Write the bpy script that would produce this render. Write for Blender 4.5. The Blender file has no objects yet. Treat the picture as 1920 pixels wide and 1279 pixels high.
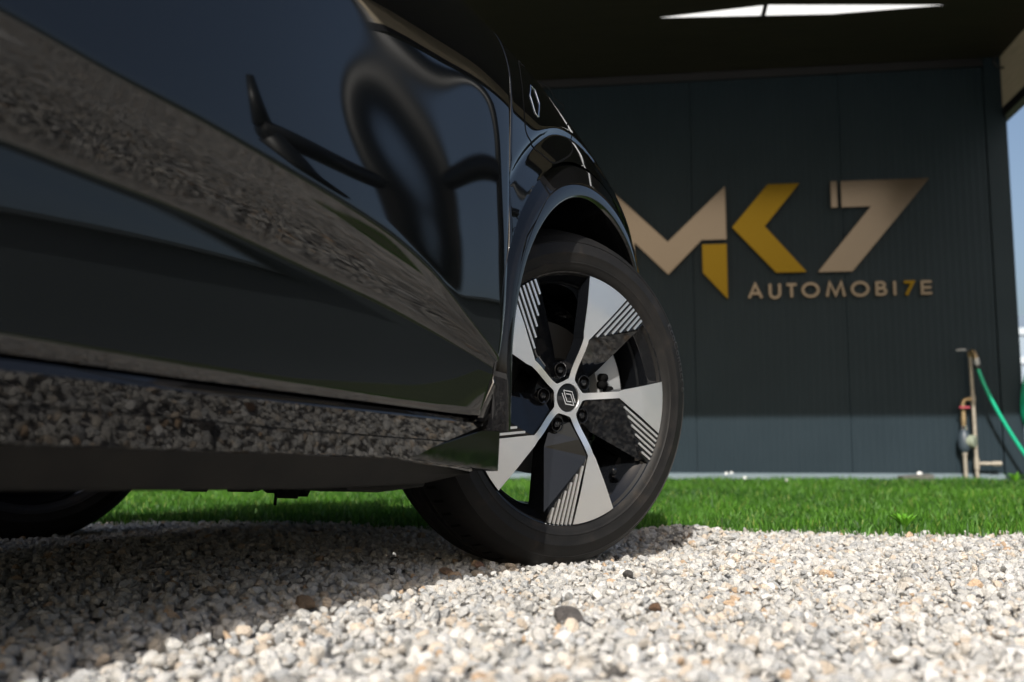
import bpy, bmesh, math, random
import numpy as np
from mathutils import Vector, Matrix, Euler
R = math.radians
random.seed(7); rng = np.random.default_rng(7)
scene = bpy.context.scene
COL = scene.collection

# ------------------------------------------------------------------ camera
cam = bpy.data.cameras.new('camera'); camo = bpy.data.objects.new('camera', cam); COL.objects.link(camo)
cam.sensor_width = 36.0; cam.lens = 35.0; cam.clip_start = .02; cam.clip_end = 2000
camo.location = (0, 0, .23); camo.rotation_euler = (R(90) + math.atan((855 - 639.5) / 1867), 0, 0)
cam.dof.use_dof = True; cam.dof.focus_distance = 2.02; cam.dof.aperture_fstop = 3.4
scene.camera = camo
# ------------------------------------------------------------------ sky, sun, exposure
SUN_AZ = (-.22, -1.0); SUN_EL = R(35.5)
world = bpy.data.worlds.new('World'); scene.world = world; world.use_nodes = True
wn = world.node_tree; wn.nodes.clear()
sky = wn.nodes.new('ShaderNodeTexSky'); sky.sky_type = 'NISHITA'; sky.sun_disc = False
sky.sun_elevation = SUN_EL; sky.sun_rotation = math.atan2(SUN_AZ[0], SUN_AZ[1])
sky.air_density = 1.0; sky.dust_density = 5.0; sky.ozone_density = 1.0
bg = wn.nodes.new('ShaderNodeBackground'); bg.inputs[1].default_value = .12
wo = wn.nodes.new('ShaderNodeOutputWorld')
wn.links.new(sky.outputs[0], bg.inputs[0]); wn.links.new(bg.outputs[0], wo.inputs[0])
sl = bpy.data.lights.new('sun', 'SUN'); sl.energy = 5.0; sl.angle = R(.53); sl.color = (1, .97, .925)
so = bpy.data.objects.new('sun', sl); COL.objects.link(so)
_h = math.hypot(*SUN_AZ)
so.rotation_euler = Vector((SUN_AZ[0] / _h * math.cos(SUN_EL), SUN_AZ[1] / _h * math.cos(SUN_EL), math.sin(SUN_EL))).to_track_quat('Z', 'Y').to_euler()
scene.view_settings.view_transform = 'Standard'; scene.view_settings.look = 'None'
scene.view_settings.exposure = 0.25; scene.view_settings.gamma = 1.0
scene.cycles.max_bounces = 8; scene.cycles.glossy_bounces = 5; scene.cycles.diffuse_bounces = 2

# ------------------------------------------------------------------ helpers
def mat(name, base=(.5, .5, .5), rough=.5, metal=0., coat=0., coat_rough=.02, spec=.5, fn=None):
    m = bpy.data.materials.new(name); m.use_nodes = True
    nt = m.node_tree; b = nt.nodes['Principled BSDF']
    b.inputs['Base Color'].default_value = (*base, 1); b.inputs['Roughness'].default_value = rough
    b.inputs['Metallic'].default_value = metal; b.inputs['Coat Weight'].default_value = coat
    b.inputs['Coat Roughness'].default_value = coat_rough; b.inputs['Specular IOR Level'].default_value = spec
    if fn: fn(nt, b)
    return m
def nd(nt, t, **k):
    n = nt.nodes.new(t)
    for a, v in k.items():
        if a.startswith('i_'): n.inputs[a[2:].replace('_', ' ')].default_value = v
        else: setattr(n, a, v)
    return n
def noise(nt, scale, detail=4, rough=.6, coord='Object', vec_scale=None):
    tc = nd(nt, 'ShaderNodeTexCoord'); n = nd(nt, 'ShaderNodeTexNoise')
    n.inputs['Scale'].default_value = scale; n.inputs['Detail'].default_value = detail; n.inputs['Roughness'].default_value = rough
    if vec_scale:
        mp = nd(nt, 'ShaderNodeMapping'); mp.inputs['Scale'].default_value = vec_scale
        nt.links.new(tc.outputs[coord], mp.inputs[0]); nt.links.new(mp.outputs[0], n.inputs['Vector'])
    else: nt.links.new(tc.outputs[coord], n.inputs['Vector'])
    return n
def ramp(nt, src, stops):
    r = nd(nt, 'ShaderNodeValToRGB'); e = r.color_ramp.elements
    while len(e) < len(stops): e.new(.5)
    for i, (p, c) in enumerate(stops): e[i].position = p; e[i].color = (*c, 1) if len(c) == 3 else c
    nt.links.new(src, r.inputs[0]); return r
def bump(nt, b, src, strength, dist=.01):
    bp = nd(nt, 'ShaderNodeBump'); bp.inputs['Strength'].default_value = strength; bp.inputs['Distance'].default_value = dist
    nt.links.new(src, bp.inputs['Height']); nt.links.new(bp.outputs[0], b.inputs['Normal']); return bp
def maprange(nt, src, a, b_):
    m = nd(nt, 'ShaderNodeMapRange'); m.inputs['To Min'].default_value = a; m.inputs['To Max'].default_value = b_
    nt.links.new(src, m.inputs['Value']); return m

def link(name, me, m=None, parent=None, smooth=False, loc=None):
    if m is not None and len(me.materials) == 0: me.materials.append(m)
    if smooth: me.polygons.foreach_set('use_smooth', [True] * len(me.polygons))
    o = bpy.data.objects.new(name, me); COL.objects.link(o); o.parent = parent
    if loc is not None: o.location = loc
    return o
def mesh(name, v, f, m=None, parent=None, smooth=False):
    me = bpy.data.meshes.new(name); me.from_pydata([tuple(map(float, p)) for p in v], [], f); me.update()
    return link(name, me, m, parent, smooth)
def tag(o, label=None, cat=None, group=None, kind=None):
    if label: o['label'] = label
    if cat: o['category'] = cat
    if group: o['group'] = group
    if kind: o['kind'] = kind
    return o
def empty(name, loc=(0, 0, 0), rot=(0, 0, 0)):
    o = bpy.data.objects.new(name, None); COL.objects.link(o); o.location = loc; o.rotation_euler = rot; o.empty_display_size = .05
    return o
class MB:
    def __init__(s): s.v = []; s.f = []
    def add(s, v, f):
        n = len(s.v); s.v += [tuple(map(float, p)) for p in v]; s.f += [tuple(i + n for i in q) for q in f]; return s
    def box(s, x0, x1, y0, y1, z0, z1):
        v = [(x0, y0, z0), (x1, y0, z0), (x1, y1, z0), (x0, y1, z0), (x0, y0, z1), (x1, y0, z1), (x1, y1, z1), (x0, y1, z1)]
        return s.add(v, [(0, 3, 2, 1), (4, 5, 6, 7), (0, 1, 5, 4), (1, 2, 6, 5), (2, 3, 7, 6), (3, 0, 4, 7)])
    def tube(s, pts, r, n=10, cap=True):
        P = [Vector(p) for p in pts]; rr = r if isinstance(r, (list, tuple)) else [r] * len(P)
        v = []; f = []; up = None
        for i, p in enumerate(P):
            t = (P[min(i + 1, len(P) - 1)] - P[max(i - 1, 0)]).normalized()
            if up is None: up = Vector((0, 0, 1)) if abs(t.z) < .9 else Vector((1, 0, 0))
            a = t.cross(up).normalized(); bb = a.cross(t).normalized(); up = bb
            for k in range(n):
                q = 2 * math.pi * k / n; v.append(p + a * (rr[i] * math.cos(q)) + bb * (rr[i] * math.sin(q)))
        for i in range(len(P) - 1):
            for k in range(n): f.append((i * n + k, i * n + (k + 1) % n, (i + 1) * n + (k + 1) % n, (i + 1) * n + k))
        if cap: f.append(tuple(range(n - 1, -1, -1))); f.append(tuple((len(P) - 1) * n + k for k in range(n)))
        return s.add(v, f)
    def lathe(s, prof, n=96, closed=False):          # prof (r, y): axis = y
        v = []; f = []
        for (r, y) in prof:
            for k in range(n):
                a = 2 * math.pi * k / n; v.append((r * math.cos(a), y, r * math.sin(a)))
        m = len(prof)
        for i in range(m if closed else m - 1):
            j = (i + 1) % m
            for k in range(n): f.append((i * n + k, j * n + k, j * n + (k + 1) % n, i * n + (k + 1) % n))
        return s.add(v, f)
    def prism(s, poly, d, fn):                        # poly 2d, extruded d; fn(a,b,depth)->xyz
        n = len(poly)
        v = [fn(a, b, 0) for a, b in poly] + [fn(a, b, d) for a, b in poly]
        return s.add(v, [tuple(range(n - 1, -1, -1)), tuple(range(n, 2 * n))] + [(i, (i + 1) % n, n + (i + 1) % n, n + i) for i in range(n)])
    def build(s, name, m=None, parent=None, smooth=False, bevel=0, sharp=None, wn=False):
        me = bpy.data.meshes.new(name); me.from_pydata(s.v, [], s.f)
        bm = bmesh.new(); bm.from_mesh(me); bmesh.ops.recalc_face_normals(bm, faces=bm.faces)
        if bevel: bmesh.ops.bevel(bm, geom=list(bm.edges), offset=bevel, segments=2, affect='EDGES', profile=.6)
        bm.to_mesh(me); bm.free(); me.update()
        o = link(name, me, m, parent, smooth)
        if sharp is not None and smooth: me.set_sharp_from_angle(angle=R(sharp))
        return o
def grid(rows):                                       # rows[i][j] xyz -> verts, quads
    n = len(rows[0]); v = [p for r in rows for p in r]
    f = [(i * n + j, i * n + j + 1, (i + 1) * n + j + 1, (i + 1) * n + j) for i in range(len(rows) - 1) for j in range(n - 1)]
    return v, f
def pol(r, deg): return r * math.cos(R(deg)), r * math.sin(R(deg))
def interp(x, xs, ys): return float(np.interp(x, xs, ys))
def pchip(xs, ys):
    xs = np.array(xs, float); ys = np.array(ys, float); hh = np.diff(xs); d = np.diff(ys) / hh
    m = np.zeros(len(xs)); m[0] = d[0]; m[-1] = d[-1]
    for i in range(1, len(xs) - 1):
        if d[i - 1] * d[i] > 0:
            w1 = 2 * hh[i] + hh[i - 1]; w2 = hh[i] + 2 * hh[i - 1]; m[i] = (w1 + w2) / (w1 / d[i - 1] + w2 / d[i])
    def f(x):
        x = min(max(x, xs[0]), xs[-1]); i = min(max(int(np.searchsorted(xs, x)) - 1, 0), len(xs) - 2)
        t = (x - xs[i]) / hh[i]
        return ((2*t**3 - 3*t**2 + 1) * ys[i] + (t**3 - 2*t**2 + t) * hh[i] * m[i] + (-2*t**3 + 3*t**2) * ys[i+1] + (t**3 - t**2) * hh[i] * m[i+1])
    return f

# ------------------------------------------------------------------ materials
def paint_fn(nt, b):
    n = noise(nt, 900, 2); mr = maprange(nt, n.outputs[0], .018, .03); nt.links.new(mr.outputs[0], b.inputs['Roughness'])
M = {}
M['paint'] = mat('black_paint', (.0022, .0024, .0028), .03, spec=.5, coat=.35, fn=None)
M['gloss_trim'] = mat('gloss_black_trim', (.004, .004, .0045), .035, spec=.5)
def plastic_fn(nt, b):
    n = noise(nt, 260, 3); bump(nt, b, n.outputs[0], .25, .001)
    n2 = noise(nt, 9, 5); rp = ramp(nt, n2.outputs[0], [(.35, (.006, .006, .006)), (.75, (.016, .0145, .0125))]); nt.links.new(rp.outputs[0], b.inputs['Base Color'])
M['plastic'] = mat('matt_underbody_plastic', (.02, .02, .02), .6, spec=.12, fn=plastic_fn)
M['gap'] = mat('panel_gap_black', (.002, .002, .002), .9, spec=.1)
M['glass'] = mat('dark_window_glass', (.01, .012, .014), .02)
def tyre_fn(nt, b):
    n = noise(nt, 16, 6, .7); rp = ramp(nt, n.outputs[0], [(.3, (.006, .006, .006)), (.56, (.0105, .010, .0095)), (.76, (.028, .0225, .0175))])
    n2 = noise(nt, 420, 3); nt.links.new(rp.outputs[0], b.inputs['Base Color']); bump(nt, b, n2.outputs[0], .2, .0006)
    mr = maprange(nt, n.outputs[0], .45, .68); nt.links.new(mr.outputs[0], b.inputs['Roughness'])
M['rubber'] = mat('tyre_rubber', (.02, .02, .02), .55, spec=.2, fn=tyre_fn)
M['letter_rubber'] = mat('tyre_lettering_rubber', (.024, .023, .022), .4)
def alu_fn(nt, b):
    tc = nd(nt, 'ShaderNodeTexCoord'); sx = nd(nt, 'ShaderNodeSeparateXYZ'); nt.links.new(tc.outputs['Object'], sx.inputs[0])
    cm = nd(nt, 'ShaderNodeCombineXYZ'); nt.links.new(sx.outputs[0], cm.inputs[0]); nt.links.new(sx.outputs[2], cm.inputs[1])
    ln = nd(nt, 'ShaderNodeVectorMath', operation='LENGTH'); nt.links.new(cm.outputs[0], ln.inputs[0])
    n = nd(nt, 'ShaderNodeTexNoise', noise_dimensions='1D'); n.inputs['Scale'].default_value = 1500; n.inputs['Detail'].default_value = 2
    nt.links.new(ln.outputs['Value'], n.inputs['W'])
    mr = maprange(nt, n.outputs[0], .30, .46); nt.links.new(mr.outputs[0], b.inputs['Roughness']); bump(nt, b, n.outputs[0], .12, .0004)
M['alu'] = mat('machined_aluminium', (.96, .96, .95), .38, metal=1., fn=alu_fn)
M['wheel_black'] = mat('gloss_black_wheel_paint', (.004, .0045, .0055), .045, spec=.5)
M['cast'] = mat('cast_grey_metal', (.36, .37, .37), .45, metal=.4)
M['disc'] = mat('brake_disc_steel', (.10, .10, .10), .45, metal=.8)
M['chrome'] = mat('bright_chrome', (.75, .76, .78), .12, metal=1.)
def wall_fn(nt, b):
    n = noise(nt, 1.7, 4); rp = ramp(nt, n.outputs[0], [(.3, (.0165, .0258, .0325)), (.7, (.0195, .030, .0375))]); nt.links.new(rp.outputs[0], b.inputs['Base Color'])
    n2 = noise(nt, 8, 3); mr = maprange(nt, n2.outputs[0], .33, .46); nt.links.new(mr.outputs[0], b.inputs['Roughness'])
M['wall'] = mat('anthracite_coated_sheet', (.04, .05, .055), .4, spec=.06, fn=wall_fn)
M['flash'] = mat('light_grey_blue_flashing', (.13, .17, .19), .4)
def soffit_fn(nt, b):
    n = noise(nt, 3, 5, vec_scale=(1, 14, 1)); rp = ramp(nt, n.outputs[0], [(.3, (.020, .018, .013)), (.7, (.034, .030, .021))]); nt.links.new(rp.outputs[0], b.inputs['Base Color'])
M['soffit'] = mat('dark_brown_soffit', (.018, .016, .011), .6, spec=.3, fn=soffit_fn)
def tan_fn(nt, b):
    n = noise(nt, 5, 6, vec_scale=(1, 1, 9)); rp = ramp(nt, n.outputs[0], [(.3, (.40, .34, .24)), (.7, (.52, .44, .32))]); nt.links.new(rp.outputs[0], b.inputs['Base Color'])
M['tan'] = mat('tan_timber_board', (.36, .3, .2), .6, fn=tan_fn)
M['dark_trim'] = mat('black_metal_trim', (.006, .006, .007), .5)
def brass_fn(nt, b, ):
    n = noise(nt, 40, 3, vec_scale=(1, 1, 30)); mr = maprange(nt, n.outputs[0], .12, .22); nt.links.new(mr.outputs[0], b.inputs['Roughness'])
M['sign_steel'] = mat('champagne_brushed_metal', (.072, .061, .048), .3, metal=1., fn=brass_fn)
M['sign_gold'] = mat('gold_brushed_metal', (.064, .042, .005), .3, metal=1., fn=brass_fn)
def rust_fn(nt, b):
    n = noise(nt, 30, 5); rp = ramp(nt, n.outputs[0], [(.3, (.22, .19, .15)), (.6, (.31, .28, .23)), (.8, (.18, .12, .07))]); nt.links.new(rp.outputs[0], b.inputs['Base Color'])
M['pipe'] = mat('galvanised_pipe', (.4, .35, .27), .5, metal=.2, fn=rust_fn)
M['brass'] = mat('old_brass_fitting', (.30, .22, .12), .4, metal=.6)
M['red'] = mat('red_valve_handle', (.28, .03, .05), .45)
M['meter'] = mat('dark_blue_grey_meter_body', (.035, .05, .065), .45)
M['meter_face'] = mat('olive_grey_meter_face', (.22, .25, .19), .45)
M['hose'] = mat('green_garden_hose', (.005, .36, .20), .35)
M['black'] = mat('black_rubber_fitting', (.01, .01, .01), .5)
M['concrete'] = mat('grey_concrete', (.09, .09, .08), .85)
M['white'] = mat('white_petal', (.8, .8, .78), .6)
M['hangar'] = mat('blue_grey_cladding', (.20, .25, .30), .5)
M['hall'] = mat('charcoal_render', (.125, .150, .160), .7)
M['prop'] = mat('dark_prop_steel', (.012, .016, .018), .4)
M['hangar_band'] = mat('pale_grey_band', (.38, .43, .47), .5)
def skyl_fn(nt, b):
    b.inputs['Transmission Weight'].default_value = 0
    out = nt.nodes['Material Output']; tr = nd(nt, 'ShaderNodeBsdfTranslucent'); tr.inputs[0].default_value = (.85, .86, .84, 1)
    mx = nd(nt, 'ShaderNodeMixShader'); mx.inputs[0].default_value = .8
    nt.links.new(b.outputs[0], mx.inputs[1]); nt.links.new(tr.outputs[0], mx.inputs[2]); nt.links.new(mx.outputs[0], out.inputs[0])
M['skylight'] = mat('white_translucent_sheet', (.8, .8, .78), .4, fn=skyl_fn)
M['bark'] = mat('brown_bark', (.09, .065, .045), .9)
def leaf_mat(name, c0, c1, attr='tint'):
    def fn(nt, b):
        a = nd(nt, 'ShaderNodeAttribute', attribute_name=attr); rp = ramp(nt, a.outputs['Fac'], [(0, c0), (.93, c1), (.96, (.20, .27, .06)) if name == 'grass_blade' else (.96, c1)]); nt.links.new(rp.outputs[0], b.inputs['Base Color'])
        out = nt.nodes['Material Output']; tr = nd(nt, 'ShaderNodeBsdfTranslucent'); nt.links.new(rp.outputs[0], tr.inputs[0])
        mx = nd(nt, 'ShaderNodeMixShader'); mx.inputs[0].default_value = .35
        nt.links.new(b.outputs[0], mx.inputs[1]); nt.links.new(tr.outputs[0], mx.inputs[2]); nt.links.new(mx.outputs[0], out.inputs[0])
    return mat(name, c0, .5, spec=.3, fn=fn)
M['leaf'] = leaf_mat('tree_leaf', (.03, .06, .018), (.075, .12, .04))
M['grass'] = leaf_mat('grass_blade', (.013, .058, .006), (.095, .245, .022))
M['weed'] = leaf_mat('bright_weed_leaf', (.09, .28, .02), (.15, .38, .03))
def stone_fn(nt, b):
    a = nd(nt, 'ShaderNodeAttribute', attribute_name='col', attribute_type='INSTANCER')
    tc = nd(nt, 'ShaderNodeTexCoord')
    ad = nd(nt, 'ShaderNodeVectorMath', operation='ADD'); nt.links.new(tc.outputs['Object'], ad.inputs[0]); nt.links.new(a.outputs['Color'], ad.inputs[1])
    v = nd(nt, 'ShaderNodeTexNoise'); v.inputs['Scale'].default_value = 7; v.inputs['Detail'].default_value = 5; v.inputs['Roughness'].default_value = .7
    nt.links.new(ad.outputs[0], v.inputs['Vector'])
    rp = ramp(nt, v.outputs[0], [(.32, (.40, .40, .40)), (.42, (.84, .83, .81)), (.56, (1, 1, 1)), (.70, (1.2, 1.12, 1.0))])
    mx = nd(nt, 'ShaderNodeMix', data_type='RGBA', blend_type='MULTIPLY'); mx.inputs['Factor'].default_value = 1
    nt.links.new(a.outputs['Color'], mx.inputs[6]); nt.links.new(rp.outputs[0], mx.inputs[7]); nt.links.new(mx.outputs[2], b.inputs['Base Color'])
    v2 = nd(nt, 'ShaderNodeTexNoise'); v2.inputs['Scale'].default_value = 5; v2.inputs['Detail'].default_value = 6; nt.links.new(ad.outputs[0], v2.inputs['Vector'])
    bump(nt, b, v2.outputs[0], .5, .15)
M['stone'] = mat('granite_chipping', (.5, .5, .48), .75, spec=.35, fn=stone_fn)
def ground_fn(nt, b):
    n = nd(nt, 'ShaderNodeTexVoronoi'); n.inputs['Scale'].default_value = 45; tc = nd(nt, 'ShaderNodeTexCoord'); nt.links.new(tc.outputs['Object'], n.inputs['Vector'])
    rp = ramp(nt, n.outputs['Color'], [(.1, (.40, .39, .37)), (.5, (.52, .51, .48)), (.8, (.58, .56, .53)), (.95, (.50, .42, .33))])
    nt.links.new(rp.outputs[0], b.inputs['Base Color']); bump(nt, b, n.outputs['Distance'], -.8, .02)
M['ground'] = mat('pale_gravel_ground', (.42, .4, .37), .9, fn=ground_fn)
def soil_fn(nt, b):
    n = noise(nt, 14, 6); rp = ramp(nt, n.outputs[0], [(.3, (.03, .05, .012)), (.7, (.07, .09, .03))]); nt.links.new(rp.outputs[0], b.inputs['Base Color'])
M['soil'] = mat('grassy_soil', (.05, .07, .02), .95, fn=soil_fn)

# ------------------------------------------------------------------ frames: wall and car
PH = R(7.8); WQ = Vector((1.9476, 7.47, 0)); WD = Vector((math.cos(PH), -math.sin(PH), 0)); WN = Vector((-math.sin(PH), -math.cos(PH), 0))
def wall(a, z, off=0.): return WQ + WD * a + WN * off + Vector((0, 0, z))
TH = R(26); CF = Vector((math.sin(TH), math.cos(TH), 0)); CN = Vector((math.cos(TH), -math.sin(TH), 0)); CO = Vector((.1911, 2.1030, 0))

# ------------------------------------------------------------------ ground, lawn
def border_y(x): return 3.19 - .168 * x + .025 * math.sin(x * 3.1) + .02 * math.sin(x * 8.3 + 1) + .012 * math.sin(x * 21 + 2)
def gz(x, y):                                        # gravel base height (stones add about 2 cm)
    z = .006 * np.sin(2.1 * x + .4) * np.sin(1.7 * y) + .004 * np.sin(5.3 * x + 1.7 * y)
    z = z + .034 * np.exp(-(((x - .47) / .13) ** 2 + ((y - 2.78) / .16) ** 2))
    z = z + .006 * np.exp(-(((x - .12) / .28) ** 2 + ((y - 2.12) / .20) ** 2))
    return z
xs = np.concatenate([[-400, -60, -15], np.linspace(-5, 6, 100), [15, 60, 400]]); ys = np.concatenate([[-400, -60, -12], np.linspace(-3, 5, 90), [12, 60, 1200]])
rows = [[(x, y, float(gz(x, y)) - .012 if (-5 < x < 6 and -3 < y < 5) else -.012) for x in xs] for y in ys]
v, f = grid(rows); tag(mesh('ground', v, f, M['ground'], smooth=True), kind='structure')
lx = np.linspace(-14, 16, 121)
def lawn_z(t): return .004 + .046 * t
rows = []
for t in np.linspace(0, 1.12, 14):
    rows.append([(x, border_y(x) + t * (7.47 - (x - 1.9476) * math.tan(PH) - border_y(x)), lawn_z(t)) for x in lx])
rows.insert(0, [(x, border_y(x) - .03, -.03) for x in lx])
rows.append([(x, 40, .05) for x in lx])
v, f = grid(rows); tag(mesh('lawn', v, f, M['soil'], smooth=True), kind='structure')

# gravel stones: shapes in an unlinked collection, instanced on points
STC = bpy.data.collections.new('stone_shapes')
def stone_mesh(i, sub=2):
    rg = np.random.default_rng(100 + i); bm = bmesh.new(); bmesh.ops.create_icosphere(bm, subdivisions=sub, radius=1.0)
    P = np.array([vv.co[:] for vv in bm.verts]); sc = np.array([1, rg.uniform(.62, .95), rg.uniform(.5, .78)])
    Q = P.copy()
    for _ in range(9):                              # chipped flat facets
        n = rg.normal(size=3); n /= np.linalg.norm(n); d = rg.uniform(.45, .78); k = Q @ n - d
        Q -= np.outer(np.clip(k, 0, None) * .92, n)
    Q += .05 * np.sin(Q * rg.uniform(3, 6, 3) + rg.uniform(0, 6, 3))[:, [1, 2, 0]]
    Q *= sc
    for vv, q in zip(bm.verts, Q): vv.co = q
    me = bpy.data.meshes.new('stone_shape'); bm.to_mesh(me); bm.free(); me.materials.append(M['stone'])
    me.polygons.foreach_set('use_smooth', [True] * len(me.polygons)); me.set_sharp_from_angle(angle=R(22))
    return me
STM = [stone_mesh(i) for i in range(14)]
for me in STM: STC.objects.link(bpy.data.objects.new('stone_shape', me))
def stone_points():
    out = []
    def region(x0, x1, y0, y1, dens, smin, smax, keep):
        n = int((x1 - x0) * (y1 - y0) * dens); x = rng.uniform(x0, x1, n); y = rng.uniform(y0, y1, n)
        k = keep(x, y); x = x[k]; y = y[k]; s = smin * (smax / smin) ** (rng.beta(1.6, 2.2, len(x))); out.append((x, y, s))
    by = lambda x: 3.19 - .168 * x + .025 * np.sin(x * 3.1) + .02 * np.sin(x * 8.3 + 1) + .012 * np.sin(x * 21 + 2)
    vis = lambda x, y: (y < by(x) + .05 * rng.uniform(0, 1, len(x)) ** 3) & (np.abs(x) < .62 * y + .35)
    region(-2.4, 2.2, .55, 3.7, 3900, .0066, .0178, lambda x, y: vis(x, y))
    region(-2.4, 2.2, .55, 3.7, 5200, .0032, .0078, lambda x, y: vis(x, y))
    region(-.6, 4.5, -1.4, 3.4, 1500, .009, .0185, lambda x, y: (y < by(x)) & ~vis(x, y) & (x > -.6))
    x, y, s = (np.concatenate(c) for c in zip(*out)); return x, y, s
px, py, ps = stone_points(); npt = len(px)
pz = gz(px, py) + rng.uniform(-.006, .011, npt) - .002
big = ps > .0155; pz[big] += .002
# keep stones out of the tyre contact zone
me = bpy.data.meshes.new('gravel'); me.vertices.add(npt); me.vertices.foreach_set('co', np.stack([px, py, pz], 1).ravel())
def add_attr(me, name, typ, arr, key):
    a = me.attributes.new(name, typ, 'POINT'); a.data.foreach_set(key, np.asarray(arr).ravel())
rot = rng.uniform(0, 6.283, (npt, 3)); rot[:, 0] = rng.normal(0, .5, npt); rot[:, 1] = rng.normal(0, .5, npt)
add_attr(me, 'rot', 'FLOAT_VECTOR', rot.astype(np.float32), 'vector'); add_attr(me, 'scl', 'FLOAT', ps.astype(np.float32), 'value')
add_attr(me, 'idx', 'INT', rng.integers(0, 14, npt).astype(np.int32), 'value')
pal = np.array([(.63, .62, .59), (.56, .56, .55), (.67, .655, .62), (.46, .47, .475), (.62, .575, .51), (.64, .55, .45), (.57, .42, .29), (.32, .32, .31), (.09, .085, .08), (.72, .715, .70)])
pw = np.array([.24, .20, .18, .11, .11, .065, .020, .025, .008, .06]); pw /= pw.sum()
ci = rng.choice(len(pal), npt, p=pw); cc = np.clip(pal[ci] * rng.uniform(.72, 1.06, (npt, 1)), 0, .8)
add_attr(me, 'col', 'FLOAT_COLOR', np.concatenate([cc, np.ones((npt, 1))], 1).astype(np.float32), 'color')
gravel = link('gravel', me, M['stone']); tag(gravel, 'pale grey and beige granite gravel chippings covering the ground', 'gravel', kind='stuff')
def stone_nodes():
    ng = bpy.data.node_groups.new('scatter_stones', 'GeometryNodeTree')
    ng.interface.new_socket('Geometry', in_out='INPUT', socket_type='NodeSocketGeometry'); ng.interface.new_socket('Geometry', in_out='OUTPUT', socket_type='NodeSocketGeometry')
    gi = ng.nodes.new('NodeGroupInput'); go = ng.nodes.new('NodeGroupOutput')
    ci = ng.nodes.new('GeometryNodeCollectionInfo'); ci.inputs['Collection'].default_value = STC; ci.inputs['Separate Children'].default_value = True; ci.inputs['Reset Children'].default_value = True
    ip = ng.nodes.new('GeometryNodeInstanceOnPoints'); ip.inputs['Pick Instance'].default_value = True
    def na(n, t):
        a = ng.nodes.new('GeometryNodeInputNamedAttribute'); a.data_type = t; a.inputs['Name'].default_value = n
        return next(o for o in a.outputs if o.enabled and o.name == 'Attribute')
    mp = ng.nodes.new('GeometryNodeMeshToPoints')
    ng.links.new(gi.outputs[0], mp.inputs['Mesh']); ng.links.new(mp.outputs[0], ip.inputs['Points']); ng.links.new(ci.outputs[0], ip.inputs['Instance'])
    ng.links.new(na('idx', 'INT'), ip.inputs['Instance Index']); ng.links.new(na('rot', 'FLOAT_VECTOR'), ip.inputs['Rotation']); ng.links.new(na('scl', 'FLOAT'), ip.inputs['Scale'])
    ng.links.new(ip.outputs[0], go.inputs[0]); return ng
gm = gravel.modifiers.new('scatter', 'NODES'); gm.node_group = stone_nodes()

# grass blades: one mesh, real blades
def grass_blades():
    V = []; T = []
    x = []; y = []; tt = []
    def add(n, x0, x1, t0, t1):
        xx = rng.uniform(x0, x1, n); t = rng.uniform(t0, t1, n); x.append(xx); tt.append(t)
    add(2200, -3.2, 3.2, -.03, -.005); add(70000, -3.2, 3.2, -.008, .30); add(60000, -4.0, 4.2, .30, .62); add(45000, -4.6, 5.0, .62, .985)
    x = np.concatenate(x); t = np.concatenate(tt)
    by = 3.19 - .168 * x + .025 * np.sin(x * 3.1) + .02 * np.sin(x * 8.3 + 1) + .012 * np.sin(x * 21 + 2)
    y = by + t * (7.47 - (x - 1.9476) * math.tan(PH) - by); z = .004 + .046 * t
    edge = rng.uniform(0, 1, len(x)) < .9
    clump = .5 + .5 * np.sin(x * 7 + 2 * np.sin(y * 3)) * np.sin(y * 6 + 1.3 * np.sin(x * 4))
    n = len(x); hgt = rng.uniform(.012, .040, n) * (.55 + .8 * clump); hgt[rng.uniform(0, 1, n) < .05] *= 1.6
    wid = rng.uniform(.0012, .0026, n) * (1 + .35 * t); az = rng.uniform(0, 2 * math.pi, n); lean = rng.uniform(.1, .75, n) * hgt; la = rng.uniform(0, 2 * math.pi, n)
    dx = np.cos(az) * wid; dy = np.sin(az) * wid; lx_ = np.cos(la) * lean; ly_ = np.sin(la) * lean
    P = np.zeros((n, 5, 3))
    P[:, 0] = np.stack([x - dx, y - dy, z], 1); P[:, 1] = np.stack([x + dx, y + dy, z], 1)
    P[:, 2] = np.stack([x - dx * .8 + lx_ * .35, y - dy * .8 + ly_ * .35, z + hgt * .6], 1); P[:, 3] = np.stack([x + dx * .8 + lx_ * .35, y + dy * .8 + ly_ * .35, z + hgt * .6], 1)
    P[:, 4] = np.stack([x + lx_, y + ly_, z + hgt], 1)
    me = bpy.data.meshes.new('grass'); me.vertices.add(n * 5); me.vertices.foreach_set('co', P.ravel())
    b0 = np.arange(n)[:, None] * 5; F = np.concatenate([b0 + np.array([[0, 1, 3]]), b0 + np.array([[0, 3, 2]]), b0 + np.array([[2, 3, 4]])], 0)
    nf = len(F); me.loops.add(nf * 3); me.loops.foreach_set('vertex_index', F.ravel().astype(np.int32)); me.polygons.add(nf)
    me.polygons.foreach_set('loop_start', np.arange(0, nf * 3, 3, dtype=np.int32)); me.update(calc_edges=True)
    tint = np.clip(rng.normal(.40, .24, n) + .35 * (clump - .5) + .18 * np.sin(x * 1.3 + 1) * np.sin(y * 2.2), 0, 1); tint = np.minimum(tint, .92); tint[rng.uniform(0, 1, n) < .035] = 1
    add_attr(me, 'tint', 'FLOAT', np.repeat(tint, 5).astype(np.float32), 'value')
    return me
tag(link('grass', grass_blades(), M['grass']), 'bright green short grass of the lawn strip', 'grass', kind='stuff')

# ------------------------------------------------------------------ building
bld = empty('showroom_building', wall(0, 0)); bld.rotation_euler = (0, 0, -PH)
tag(bld, 'dark grey metal clad showroom with a deep brown canopy', 'building')
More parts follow.
